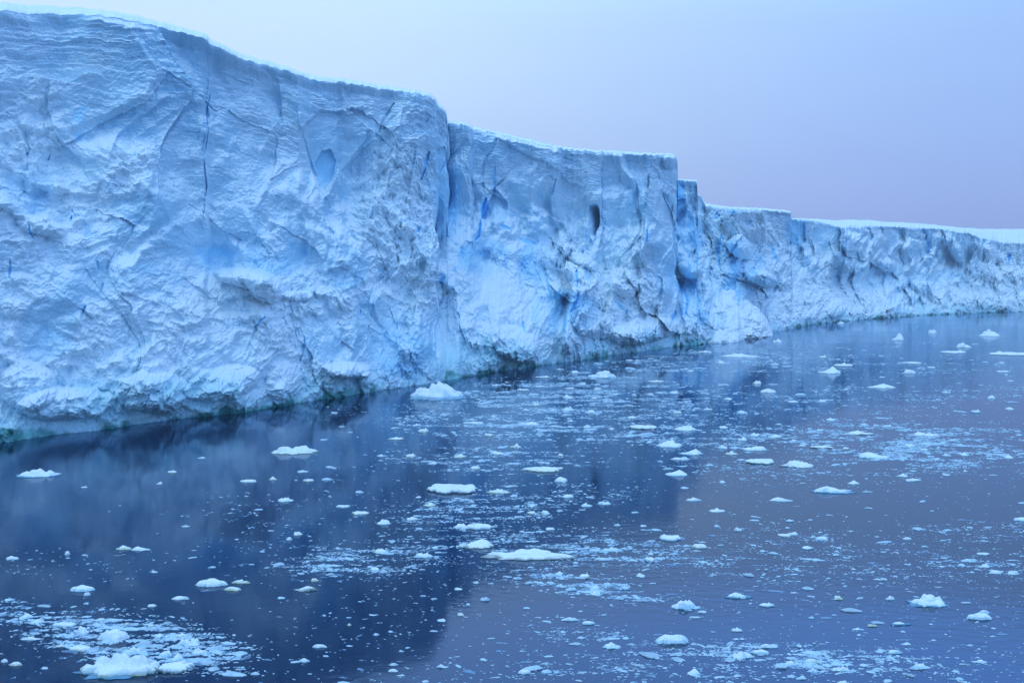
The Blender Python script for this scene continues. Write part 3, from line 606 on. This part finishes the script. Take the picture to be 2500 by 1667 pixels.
# x0, x1, top row, waterline row, kind, material, words for its look, words for its place
FL = [
 (994,1133,929,977,'lumpy','B','white rounded iceberg lump','close under the cliff, the tallest piece afloat'),
 (28,134,1140,1165,'lumpy','B','low craggy ice lump with blue foot','alone below the cliff at the left edge'),
 (176,379,1583,1653,'lumpy','Y','large craggy ice mound with yellowish base','at the bottom left corner'),
 (379,467,1613,1642,'flat','D','round flat snow covered floe','touching the large mound at the bottom left'),
 (225,310,1533,1567,'dome','W','smooth humped ice block','just above the large mound at the bottom left'),
 (164,217,1575,1590,'flat','Y','small flat pancake floe','left of the large mound at the bottom left'),
 (122,182,1518,1530,'flat','W','thin flat floe','in the brash above the bottom left mound'),
 (461,504,1578,1598,'lumpy','B','jagged toothed ice chunk','right end of the bottom left brash'),
 (404,452,1593,1613,'lumpy','B','pale blue craggy chunk','directly above the round flat floe at bottom left'),
 (380,420,1585,1605,'lumpy','B','small crested chunk','behind the right shoulder of the bottom left mound'),
 (413,459,1543,1556,'peak','Y','slim horned chunk','upper right rim of the bottom left brash'),
 (423,489,1556,1577,'lumpy','W','long ragged chunk slanting upward','right rim of the bottom left brash'),
 (289,345,1575,1596,'lumpy','B','twin horned pale chunk','directly behind the tallest head of the bottom left mound'),
 (129,156,1570,1579,'peak','Y','tiny yellow rimmed chunk','left rim of the bottom left brash'),
 (178,213,1527,1548,'lumpy','W','knobbly chunk','between thin flat floe and humped block at bottom left'),
 (40,79,1495,1510,'peak','W','pointed white chunk','far left in the lower brash tail'),
 (70,108,1510,1522,'lumpy','W','low white chunk','below the pointed chunk of the lower left brash tail'),
 (45,98,1552,1562,'lumpy','W','flat ragged chunk','apart below the lower left brash tail'),
 (164,228,1425,1444,'dome','B','smooth rounded slab','alone in dark water above the lower left brash tail'),
 (202,219,1444,1454,'dome','W','tiny rounded chunk','touching the front of the smooth rounded slab at left'),
 (472,553,1409,1432,'dome','W','white low dome floe','largest of three pieces together, centre left water'),
 (561,612,1413,1424,'lumpy','Y','flat ragged chunk','upper right of the three pieces together at centre left'),
 (544,587,1430,1442,'dome','Y','small yellow edged chunk','lower right of the three pieces together at centre left'),
 (415,461,1453,1464,'dome','W','small oval pancake of ice','below left of the three pieces together at centre left'),
 (316,367,1332,1344,'peak','W','low peaked white floe','right one of a close pair in the left water'),
 (277,321,1330,1342,'lumpy','Y','narrow low chunk','left one of a close pair in the left water'),
 (9,43,1356,1366,'dome','W','small oval floe','at the left edge of the dark water'),
 (357,381,1473,1481,'dome','W','tiny oval floe','above the bottom left brash field'),
 (581,626,1170,1178,'flat','W','thin flat white sliver','left water, right of the tiny chip pair'),
 (405,430,1147,1155,'flat','Y','tiny squarish chip','upper left water under the cliff'),
 (479,502,1114,1119,'peak','W','tiny thin chip','nearest the cliff in the empty left water'),
 (653,773,1085,1109,'lumpy','Y','wide cluster floe with low knobs','nearest the cliff left of centre'),
 (365,384,1391,1398,'lumpy','W','tiny knobbly chunk','between the peaked pair and the three pieces together'),
 (379,396,1175,1182,'peak','W','tiny peaked chip','just below the squarish chip in the upper left water'),
 (195,212,1187,1191,'flat','W','tiny low chip','right of the blue footed lump at left'),
 (0,17,1606,1617,'dome','W','small white chunk','cut by the left edge beside the bottom left mound'),
 (20,54,1613,1625,'dome','Y','small snow topped floe','left edge, left of the bottom left mound'),
 (96,117,1626,1633,'lumpy','W','tiny low chunk','nearest the bottom left mound on its left'),
 (540,562,1578,1584,'lumpy','W','tiny low chip','first one right of the bottom left brash'),
 (609,634,1638,1647,'dome','W','tiny oval chunk','bottom edge, right of the round flat floe'),
 (155,170,1344,1355,'dome','W','tiny round chunk','left water, above the smooth rounded slab'),
 (440,464,1281,1286,'lumpy','W','tiny thin chip','mid left water on the reflection of the cliff'),
 (1035,1167,1178,1205,'flat','D','large flat snow covered floe with dark underside','middle of the picture'),
 (1182,1249,1191,1204,'lumpy','Y','ragged floe with yellow edge','touching the right tip of the large flat floe'),
 (856,899,1247,1257,'flat','Y','small thick flat floe with brown rim','left of centre, below the thinner one'),
 (818,855,1232,1239,'flat','W','small thin flat floe','upper left neighbour of the brown rimmed floe'),
 (673,716,1213,1225,'lumpy','W','small low crested floe','left of centre on the dark reflection'),
 (737,766,1167,1176,'flat','Y','small yellow edged floe','lower one of the stacked pair left of centre'),
 (723,752,1148,1154,'flat','W','small flat sliver','upper one of the stacked pair left of centre'),
 (654,677,1162,1172,'peak','Y','tiny peaked chunk','left of the stacked pair of slivers'),
 (697,713,1310,1319,'dome','W','tiny rounded block','dark water left of the central brash tongue'),
 (915,954,1266,1281,'lumpy','B','small hollowed chunk','right below the brown rimmed floe'),
 (1135,1202,1275,1293,'flat','W','low white floe','front one of a joined pair below the large flat floe'),
 (1104,1147,1276,1290,'lumpy','W','low ragged floe','rear left one of a joined pair below the large flat floe'),
 (1112,1208,1313,1339,'peak','D','peaked snow floe with dark left edge','directly behind the long low floe'),
 (1170,1415,1337,1367,'lumpy','D','longest low floe with knobs and dark underside','centre foreground'),
 (907,948,1337,1350,'lumpy','Y','small white crested floe','in the brash tongue left of the longest floe'),
 (1007,1058,1347,1361,'lumpy','B','pale blue low floe','between the brash tongue and the longest floe'),
 (710,777,1428,1443,'peak','D','flat floe with dark notch','in dark water below the central brash tongue'),
 (761,798,1571,1581,'dome','W','small smooth oval floe','upper one of two in the dark bottom water'),
 (726,757,1605,1616,'dome','W','small smooth domed floe','lower one of two in the dark bottom water'),
 (946,972,1631,1640,'dome','W','small oval chunk','middle of three at the bottom edge of the reflection'),
 (948,974,1617,1624,'lumpy','W','small ragged chunk','top of three at the bottom edge of the reflection'),
 (964,991,1644,1650,'lumpy','W','low ragged chunk','lowest of three at the bottom edge of the reflection'),
 (1064,1096,1619,1630,'peak','W','small peaked chunk','right on the edge of the cliff reflection at the bottom'),
 (1263,1298,1632,1645,'dome','W','small smooth humped chunk','bottom edge, alone on grey water right of the reflection'),
 (942,991,1066,1074,'lumpy','D','thin dark edged floe','between the wide cluster floe and the central brash'),
 (1240,1275,1080,1093,'lumpy','Y','knobby chunk with yellow base','in the brash above the large flat floe'),
 (1194,1238,1099,1109,'peak','W','low wedge chunk','below left of the knobby yellow based chunk'),
 (1104,1140,1108,1117,'lumpy','Y','small low chunk','left end of the brash above the large flat floe'),
 (1031,1064,1226,1236,'lumpy','Y','small crumbly chunk','below the left tip of the large flat floe'),
 (988,1023,1259,1270,'lumpy','W','small white chunk','left rim of the brash below the large flat floe'),
 (1433,1509,903,922,'lumpy','B','white craggy floe','largest near the foot of the second headland'),
 (1538,1610,1034,1048,'flat','D','flat floe with dark left edge','right of the dense central brash'),
 (1647,1710,1036,1052,'lumpy','B','pale blue low floe with raised right end','right neighbour of the dark edged flat floe'),
 (1603,1673,1073,1092,'lumpy','B','bright craggy ice lump','on the reflection edge of the second headland'),
 (1660,1720,1094,1111,'peak','B','turquoise faced wedge','just right below the bright craggy lump'),
 (1624,1684,1144,1162,'peak','B','white wedge with sharp left peak','on the reflection below the turquoise wedge'),
 (1274,1379,1138,1152,'flat','Y','broad thin white floe','above right of the large flat floe'),
 (1352,1388,1163,1177,'dome','B','small smooth hump','right below the broad thin floe'),
 (1638,1690,1114,1123,'lumpy','W','thin ragged floe','between the turquoise wedge and the sharp wedge'),
 (1261,1293,946,954,'flat','W','thin floe','first one right of the tallest lump'),
 (1306,1342,916,923,'flat','D','thin dark edged sliver','under the cliff left of the craggy floe'),
 (1393,1414,904,911,'dome','W','tiny white chunk','touching distance left of the craggy floe at the cliff'),
 (1584,1624,927,933,'flat','W','thin flat sliver','on open water right of the craggy floe at the cliff'),
 (1126,1184,1029,1035,'flat','W','thin long sliver','left end of the dense central brash'),
 (1263,1321,1028,1038,'lumpy','W','long low chunk','middle of the dense central brash'),
 (1375,1403,962,973,'peak','B','small peaked chunk','upper dense brash, upper of two'),
 (1372,1403,991,1003,'lumpy','B','small humped chunk','upper dense brash, lower of two'),
 (1372,1403,1205,1215,'dome','W','small rounded chunk','right of the ragged yellow edged floe'),
 (1459,1494,1220,1232,'lumpy','B','small craggy chunk','right one of two side by side on the dark reflection'),
 (1417,1449,1226,1237,'lumpy','B','small low chunk','left one of two side by side on the dark reflection'),
 (1465,1526,1336,1346,'lumpy','B','long low pale blue chunk','right of the longest floe'),
 (1612,1666,1303,1320,'flat','B','smooth slab with a knob at its left end','right of the second headland reflection'),
 (1686,1732,1325,1338,'dome','Y','small white topped slab','lower right neighbour of the knobbed slab'),
 (2002,2059,893,912,'peak','B','sharp white pyramid of ice','right half, standing highest there'),
 (2040,2089,883,895,'flat','W','low white floe','just behind the white pyramid'),
 (2397,2455,802,821,'lumpy','W','blocky white lump','far right under the distant cliff'),
 (2426,2532,856,868,'flat','W','broad flat white floe','cut by the right edge below the blocky lump'),
 (2306,2372,852,863,'flat','W','long low floe','left of the broad flat floe at the right edge'),
 (2338,2380,836,849,'lumpy','Y','low knobby floe','above the long low floe at the far right'),
 (2121,2199,935,948,'peak','W','long low peaked floe','alone in the right middle distance'),
 (1859,1900,948,959,'dome','W','small white dome','on the reflection of the distant cliff'),
 (2208,2238,902,912,'dome','W','small smooth dome','right of the white pyramid'),
 (1825,1898,1117,1133,'flat','D','flat floe with thick dark front','left one of two large ones right of the reflection'),
 (1904,2002,1121,1142,'lumpy','D','knobby white floe with dark holes','right one of two large ones right of the reflection'),
 (2074,2144,1049,1062,'peak','D','thin floe with dark edge line','left end of the right hand brash band'),
 (1980,2039,1087,1095,'flat','D','thin grey floe','left below the floe with dark edge line'),
 (2099,2184,1102,1119,'peak','B','wide low pyramid floe','below the right hand brash band'),
 (1991,2089,1183,1204,'peak','B','low floe with teal belly','right half, below the wide low pyramid'),
 (1878,1940,1212,1224,'peak','W','small wide tent shaped floe','left below the teal bellied floe'),
 (1730,1774,1239,1250,'lumpy','W','small dark ended chunk','right of the headland reflection, upper water'),
 (1674,1716,1213,1223,'lumpy','W','small flat crested chunk','just right of the headland reflection'),
 (2191,2223,1154,1164,'peak','W','small peaked chunk','right, above the sliver below the brash band'),
 (2072,2102,1171,1182,'peak','W','small peaked chunk','touching the top of the teal bellied floe'),
 (2214,2253,1168,1175,'flat','W','thin sliver','right of the teal bellied floe'),
 (2180,2212,811,831,'peak','B','pointed pale blue chunk','distant water left of the blocky lump'),
 (2267,2293,802,814,'lumpy','B','small round topped chunk','distant water, nearest left of the blocky lump'),
 (2046,2065,785,791,'dome','B','tiny smooth dome','close to the foot of the distant cliff'),
 (2235,2301,1052,1065,'lumpy','W','ragged pale chunk','inside the right hand brash band'),
 (2478,2520,1261,1272,'dome','B','white dome','cut by the right edge on empty water'),
 (1793,1815,1286,1296,'lumpy','W','small puffy chunk','alone on the smooth grey water'),
 (1876,1912,1059,1068,'peak','W','small low cone','left part of the right hand brash band'),
 (1771,1806,1101,1110,'lumpy','Y','small yellow edged chunk','left of the flat floe with thick dark front'),
 (1812,1883,1087,1100,'lumpy','W','ragged low chunk','directly above the flat floe with thick dark front'),
 (2438,2471,903,909,'flat','W','thin sliver','far right below the broad flat floe'),
 (2206,2259,882,888,'flat','W','thin flat floe','above the smooth dome right of the pyramid'),
 (1704,1742,854,861,'flat','W','thin floe','near the foot of the tower headland'),
 (1763,1857,862,872,'lumpy','W','long thin ragged floe','in front of the snow slide'),
 (1638,1706,1461,1487,'lumpy','B','craggy pale block with dark overhang','lower right centre on grey water'),
 (1598,1688,1545,1571,'dome','B','thick smooth rounded slab','bottom right centre'),
 (1773,1836,1444,1460,'peak','B','low hill shaped chunk','right of the craggy pale block'),
 (1855,1893,1472,1481,'flat','B','small boat shaped chunk','lower right of the hill shaped chunk'),
 (1470,1519,1566,1583,'lumpy','B','jagged topped chunk','left of the thick smooth slab at the bottom'),
 (1778,1846,1586,1607,'lumpy','B','long ragged chunk','front one of a joined pair in the bottom brash'),
 (1832,1881,1583,1596,'dome','B','soft rounded chunk','rear one of a joined pair in the bottom brash'),
 (1678,1714,1629,1648,'peak','B','peaked white chunk','bottom edge below the thick smooth slab'),
 (1368,1420,1504,1515,'lumpy','B','low ragged chunk','upper left one of a diagonal pair, lower centre'),
 (1419,1456,1514,1524,'dome','B','small smooth chunk','lower right one of a diagonal pair, lower centre'),
 (1438,1465,1426,1440,'peak','B','small peaked chunk','top one in the brash right of the reflection tip'),
 (1440,1470,1442,1453,'lumpy','B','small crumbly chunk','lowest one in the brash right of the reflection tip'),
 (1379,1410,1430,1441,'lumpy','B','small low chunk','left one in the brash right of the reflection tip'),
 (1790,1814,1286,1297,'lumpy','W','puffy chunk','alone'),
 (1703,1727,1489,1496,'dome','W','tiny oval chunk','upper of two right below the craggy pale block'),
 (1683,1714,1504,1509,'flat','W','tiny thin sliver','lower of two right below the craggy pale block'),
 (1784,1816,1530,1541,'lumpy','W','small ragged chunk','between the hill shaped chunk and the bottom brash'),
 (2227,2321,1446,1480,'lumpy','B','big craggy white ice lump','largest on the lower right water'),
 (2364,2427,1494,1513,'dome','B','thick rounded floe with dark foot','right of the big craggy lump'),
 (2391,2423,1486,1498,'lumpy','B','small chunk','touching the back of the thick rounded floe at right'),
 (1991,2025,1308,1319,'dome','B','small saddle shaped chunk','right of the yellow bottomed sliver on grey water'),
 (1901,1934,1302,1310,'flat','Y','small yellow bottomed sliver','front one of a touching pair on grey water'),
 (1924,1953,1297,1306,'lumpy','B','small wavy chunk','rear one of a touching pair on grey water'),
 (2163,2189,1453,1464,'lumpy','W','small round topped chunk','left neighbour of the big craggy lump'),
 (2131,2171,1409,1416,'lumpy','W','small twin knobbed chunk','above left of the big craggy lump'),
 (2178,2226,1516,1526,'peak','B','small cone with wide foot','below the big craggy lump'),
 (2081,2113,1530,1538,'peak','B','small low cone','left of two below the big craggy lump'),
 (2119,2145,1523,1530,'flat','Y','small cream slab','between two low cones below the big craggy lump'),
 (1855,1903,1568,1581,'lumpy','B','craggy chunk','upper rim of the bottom right brash'),
 (1909,1964,1611,1624,'lumpy','B','flat pale chunk','left one of two touching in the bottom right brash'),
 (1962,2000,1606,1619,'dome','Y','cream coloured smooth chunk','right one of two touching in the bottom right brash'),
 (2031,2081,1624,1638,'lumpy','B','craggy broad chunk','right of the cream smooth chunk in the bottom brash'),
 (1971,2004,1628,1641,'lumpy','B','small heaped chunk','below the cream smooth chunk in the bottom brash'),
 (1944,1970,1647,1658,'peak','B','small peaked chunk','below the bottom right brash, left'),
 (2035,2090,1659,1675,'lumpy','B','white chunk','cut by the bottom edge'),
 (2169,2208,1584,1596,'dome','B','small oval slab','lone lower one right of the bottom brash'),
 (2199,2227,1566,1574,'peak','W','small tent shaped chunk','upper right neighbour of the oval slab'),
 (2227,2277,1616,1632,'lumpy','B','ragged spread chunk','right end of the bottom right brash'),
 (2370,2415,1609,1617,'lumpy','W','small double chunk','bottom right corner, upper'),
 (2330,2356,1650,1660,'lumpy','B','small ragged chunk','bottom right corner, lower'),
 (2205,2230,1309,1317,'lumpy','B','small low chunk','right hand grey water above the big craggy lump'),
 (2387,2421,1348,1355,'flat','W','small thin chunk','right side, above the right edge brash'),
 (2388,2423,1375,1385,'lumpy','W','small spread chunk','left end of the right edge brash'),
 (2415,2449,1391,1400,'lumpy','W','small spread chunk','front of the right edge brash'),
 (2464,2494,1391,1403,'lumpy','W','rough double chunk','in the brash touching the right edge'),
]
FL = [f for f in FL if f[7] != 'alone']
MATS = {'B': M_BLUE, 'W': M_WHITE, 'Y': M_STAIN, 'D': M_DARK}
placed = []
for i, (x0, x1, yt, yb, kind, mk, look, place) in enumerate(FL):
    X, d = at((x0+x1)/2, yb)
    w = (x1-x0)/F*d; tot = yb-yt
    rate = H/d                                    # px of picture height per px of depth
    dp = min(0.62*w, 0.62*tot/rate/F*d) if kind == 'flat' else min(0.60*w, 0.42*tot/rate/F*d)
    dp = max(dp, 0.22*w)
    h = max(tot - dp*rate*F/d*0.75, 0.30*tot)/F*d
    if kind == 'flat': h = min(h, 0.40*tot/F*d+0.03)
    big = (x1-x0) > 60
    heads = None
    if i == 0: heads = [(-0.62, 0, 0.33, 0.72), (0.12, 0, 0.55, 1.0), (0.35, -0.1, 0.45, 0.85), (-0.2, 0.2, 0.5, 0.7), (0.75, 0, 0.3, 0.35)]; h = 42/F*d
    if i == 2: heads = [(-0.62, 0.3, 0.30, 0.72), (-0.05, 0.1, 0.34, 1.0), (0.48, 0.1, 0.36, 0.88), (-0.35, -0.3, 0.3, 0.5), (0.2, -0.45, 0.26, 0.5), (0.75, -0.1, 0.28, 0.4), (-0.78, -0.2, 0.24, 0.36), (0.05, -0.3, 0.2, 0.62)]; h = 44/F*d
    me = floe_mesh('floe', w, dp, h, kind, 1.7+i*0.731, 48 if big else 20, 150 if big else 48, heads)
    nm = 'ice_floe' if kind == 'flat' else ('small_iceberg' if (x1-x0) > 60 else 'ice_chunk')
    skirt = any(k in look for k in ('blue foot', 'iceberg lump', 'teal', 'big craggy', 'turquoise', 'large craggy', 'wide foot', 'hill shaped'))
    loc = (X, d+dp/2, 0)
    o = link(nm, me, MATS[mk]); o.location = loc
    if skirt:
        ft = floe_mesh('ice_foot', w*1.16, dp*1.25, 0.05, 'flat', 9.1+i, 10, 48)
        f_ = link('ice_foot', ft, M_FOOT, o)
    tag(o, look + ' ' + place, 'ice floe' if nm == 'ice_floe' else ('iceberg' if nm == 'small_iceberg' else 'ice chunk'), 'ice pieces drifting on the sea')
    placed.append(((x0+x1)/2, yb, x1-x0, tot))
PL = np.array(placed)

# ---- brash bands: (cx, cy, rx, ry, angle deg, weight) in photo px, wide in the world, thin in the picture
BANDS = [
 (1370, 975, 250, 38, -3, 3.4), (1560, 905, 230, 14, -6, 1.5), (1750, 872, 230, 16, -3, 1.4), (1340, 1045, 300, 24, 2, 2.6), (1500, 1030, 220, 10, 0, 1.0), (1150, 1120, 160, 26, 3, 1.2), (1310, 1118, 120, 22, 0, 0.9),
 (1750, 1075, 260, 20, 2, 1.3), (2250, 1088, 230, 46, 3, 2.7), (2000, 1060, 300, 14, 2, 0.9), (1850, 1150, 200, 22, 5, 0.6), (1170, 1245, 170, 32, -5, 1.6), (1380, 1200, 140, 20, 3, 0.6), (1250, 1300, 220, 14, 0, 0.5),
 (850, 1372, 170, 28, 0, 1.5), (1000, 1335, 190, 14, -2, 0.7), (1450, 1345, 230, 26, 4, 1.5), (1420, 1425, 170, 22, 9, 1.6), (1560, 1465, 90, 12, 10, 0.5), (60, 1500, 110, 22, 12, 1.0), (330, 1565, 190, 42, 8, 3.4), (440, 1600, 90, 26, 10, 1.0),
 (1430, 1550, 120, 18, 8, 0.6), (1700, 1600, 130, 18, 6, 0.6), (2000, 1605, 200, 22, 5, 1.2), (2190, 1620, 100, 14, 4, 0.5), (2410, 1385, 110, 18, 0, 0.7), (2380, 1300, 140, 22, 0, 0.35), (2050, 1360, 300, 50, 5, 0.35), (1780, 1380, 180, 30, 10, 0.25),
 (2000, 890, 400, 24, 1, 0.9), (2150, 960, 400, 18, 0, 0.7), (1900, 990, 300, 20, 0, 0.6), (2200, 830, 350, 18, 0, 0.35), (1650, 1010, 200, 14, 0, 0.5), (1480, 1640, 250, 16, 0, 0.25), (160, 1380, 150, 30, 0, 0.10), (570, 1240, 180, 90, 0, 0.14), (1900, 1620, 500, 40, 0, 0.3)]
def density(x, y):
    k = np.zeros_like(x)
    for cx_, cy_, rx_, ry_, an, wt in BANDS:
        a = math.radians(an); dx, dy = x-cx_, y-cy_
        u = (dx*math.cos(a)+dy*math.sin(a))/(rx_*1.15); w = (-dx*math.sin(a)+dy*math.cos(a))/(ry_*1.15)
        q = u*u+w*w; k = k + wt*np.exp(-q**1.5)
    st = fbm(x/150+y/80, y/9, 401, 4, 0.6); bl = fbm(x/26, y/6, 402, 3, 0.6)
    k = k*sst(-0.15, 0.38, st+0.45*bl)*1.35
    base = sst(550, 900, x)*(0.015+0.07*sst(0.0, 0.5, st)) + 0.01*sst(1250, 1400, y)
    return k + base*sst(-0.2, 0.4, bl)
def sample_bands(n, tight=1.0):
    xs_, ys_ = [], []; got = 0
    while got < n:
        m = 200000
        x = rng.uniform(-100, 2600, m); y = HOR + rng.uniform(12, 1010, m)
        # a given patch of sea shows more crumbs per picture area far away
        p = density(x, y)/3.4*np.clip((330/(y-HOR))**0.6, 0.35, 1.15)
        k = rng.rand(m) < p; xs_.append(x[k]); ys_.append(y[k]); got += k.sum()
    return np.concatenate(xs_)[:n], np.concatenate(ys_)[:n]
def wl_row(x): return np.interp(x/V, WL[:, 0], WL[:, 1])*V

# ---- medium chunks, individual copies of a few shapes
protos = [floe_mesh('ice_chunk', 1.0, 0.55+0.2*(i % 3), (0.18, 0.26, 0.34, 0.14)[i % 4], ('lumpy', 'flat', 'lumpy', 'flat')[i % 4], 50.3+i*1.37, 14, 28) for i in range(12)]
def where(x, y):
    if y < 900: a = 'far off near the foot of the cliff'
    elif x < 640: a = 'on the dark water at the left' if y < 1480 else 'in the bottom left brash field'
    elif y < 1010: a = 'in the brash under the second headland' if x < 1700 else 'in the loose streaks before the distant cliff'
    elif y < 1160: a = 'in the dense central brash' if x < 1560 else 'in the long right hand brash band'
    elif y < 1420: a = 'in the brash around the large central floes' if x < 1560 else 'on the smooth grey water at the right'
    else: a = 'in the dark water at bottom centre' if x < 1080 else ('in the loose brash at lower centre' if x < 1560 else 'in the scattered brash at lower right')
    return a
n_med = 0; cx, cy = sample_bands(1500, 0.6)
ux = rng.uniform(650, 2500, 1500); uy = HOR + 120*np.exp(rng.uniform(0, 1, 1500)*2.05)
cnt = 0
for j in range(3000):
    if n_med >= 118: break
    x, y = (cx[j//2], cy[j//2]) if j % 4 else (ux[j//2], uy[j//2])
    if y > 1660 or x < 0 or x > 2500 or y < wl_row(x)+14: continue
    if x < 700 and y < 1260: continue
    wpx = rng.uniform(13, 26)
    if (np.hypot((PL[:, 0]-x)/(PL[:, 2]/2+wpx), (PL[:, 1]-y)/(PL[:, 3]+8)) < 1).any(): continue
    X, d = at(x, y); w = wpx/F*d
    me = protos[rng.randint(12)]
    mat = (M_WHITE, M_BLUE, M_WHITE, M_BLUE, M_STAIN)[rng.randint(5)]
    o = bpy.data.objects.new('ice_chunk', me); col.objects.link(o)
    if not me.materials: me.materials.append(mat)
    o.location = (X, d, 0); o.scale = (w, w, w*1.05); o.rotation_euler = (0, 0, rng.uniform(-0.5, 0.5) + (math.pi if rng.rand() < .5 else 0))
    pk = where(x, y); tag(o, 'small white ice chunk ' + pk, 'ice chunk', 'small ice chunks ' + pk)
    PL = np.vstack([PL, (x, y, wpx, 6)]); n_med += 1

# ---- brash ice and slush, uncountable
def lump_template(seed, flat):
    r2 = np.random.RandomState(seed); na = 9
    th = np.linspace(0, 2*math.pi, na, endpoint=False); ra = r2.uniform(0.65, 1.15, na)
    rows = []
    for rho, z in ((1.0, -0.15), (1.0, 0.25), (0.6, 0.8)):
        rows.append(np.stack([rho*ra*np.cos(th)+r2.normal(0, 0.05, na), rho*ra*np.sin(th)*0.8, np.full(na, z)*(0.8+0.5*r2.rand(na))], -1))
    top = np.array([[r2.uniform(-.3, .3), r2.uniform(-.2, .2), 1.0]])
    P = np.concatenate(rows+[top]); P[:, :2] *= 0.5; P[:, 2] *= 0.06 if flat else r2.uniform(0.14, 0.34)
    T = []
    for k in range(2):
        for i in range(na):
            a, b = k*na+i, k*na+(i+1) % na; T += [(a, b, b+na), (a, b+na, a+na)]
    for i in range(na): T.append((2*na+i, 2*na+(i+1) % na, 3*na))
    return P, np.array(T)
def scatter(n, smin, smax, flat, tight, uniform_frac, seed0, pw=2.2):
    nb = int(n*(1-uniform_frac)); x, y = sample_bands(nb, tight)
    nu = n-nb
    xu = rng.uniform(700, 2560, nu); yu = HOR + 75*np.exp(rng.uniform(0, 1, nu)*2.6)
    x = np.concatenate([x, xu]); y = np.concatenate([y, yu])
    keep = (y < 1720) & (y > wl_row(x)+10) & (x > -120) & (x < 2620) & ~((x < 720) & (y < 1200)) & ~((x < 500) & (y < 1330) & (rng.rand(len(x)) < 0.85))
    x, y = x[keep], y[keep]; d = F*H/(y-HOR); X = (x-1250)/F*d
    u = rng.rand(len(x)); s = smin*(1-u*(1-(smin/smax)**pw))**(-1/pw)
    s = s*np.clip(d/60, 0.7, 3)**0.6
    ang = rng.normal(0, 0.5, len(x)); VV = []; TT = []; base = 0
    tid = rng.randint(0, 10, len(x))
    for k in range(10):
        P, T = lump_template(seed0+k, flat); m = tid == k; c, sn = np.cos(ang[m]), np.sin(ang[m])
        q = np.empty((m.sum(), len(P), 3)); sx = s[m]*rng.uniform(0.8, 2.4, m.sum()); sy = s[m]
        px = P[None, :, 0]*sx[:, None]; py = P[None, :, 1]*sy[:, None]
        q[..., 0] = px*c[:, None]-py*sn[:, None]+X[m][:, None]; q[..., 1] = px*sn[:, None]+py*c[:, None]+d[m][:, None]; q[..., 2] = P[None, :, 2]*s[m][:, None]
        if flat: q[..., 2] = np.maximum(q[..., 2], 0.004)
        t = T[None]+(np.arange(m.sum())*len(P))[:, None, None]+base
        VV.append(q.reshape(-1, 3)); TT.append(t.reshape(-1, 3)); base += m.sum()*len(P)
    return np.concatenate(VV), np.concatenate(TT)
v1, t1 = scatter(58000, 0.05, 0.55, False, 1, 0.04, 500, 2.5)
tag(link('brash_ice', mesh_np('brash_ice', v1, tris=t1), M_CHUNK), 'drifting brash ice of countless small white crumbs on the sea', 'brash ice', kind='stuff')
v2, t2 = scatter(36000, 0.05, 0.45, True, 1, 0.06, 600)
tag(link('slush_ice', mesh_np('slush_ice', v2, tris=t2), M_SLUSH), 'thin grey slush ice flecks awash between the white pieces', 'slush ice', kind='stuff')

# ------------------------------------------------------------------ thin polar haze
def haze():
    x0, x1, y0, y1, z0, z1 = -4100, 4100, -1600, 6100, -1.6, 72
    v = [(x, y, z) for z in (z0, z1) for y in (y0, y1) for x in (x0, x1)]
    me = mesh_np('haze', v, quads=[(0, 2, 3, 1), (4, 5, 7, 6), (0, 1, 5, 4), (2, 6, 7, 3), (0, 4, 6, 2), (1, 3, 7, 5)])
    m = bpy.data.materials.new('haze_air'); m.use_nodes = True; n = m.node_tree; n.nodes.clear()
    o = n.nodes.new('ShaderNodeOutputMaterial'); p = n.nodes.new('ShaderNodeVolumePrincipled')
    p.inputs['Color'].default_value = (0.88, 0.92, 1.0, 1); p.inputs['Density'].default_value = 0.0004; p.inputs['Anisotropy'].default_value = 0.2
    n.links.new(p.outputs[0], o.inputs['Volume'])
    tag(link('haze', me, m), 'thin lavender haze over the far ice', kind='stuff')
haze()
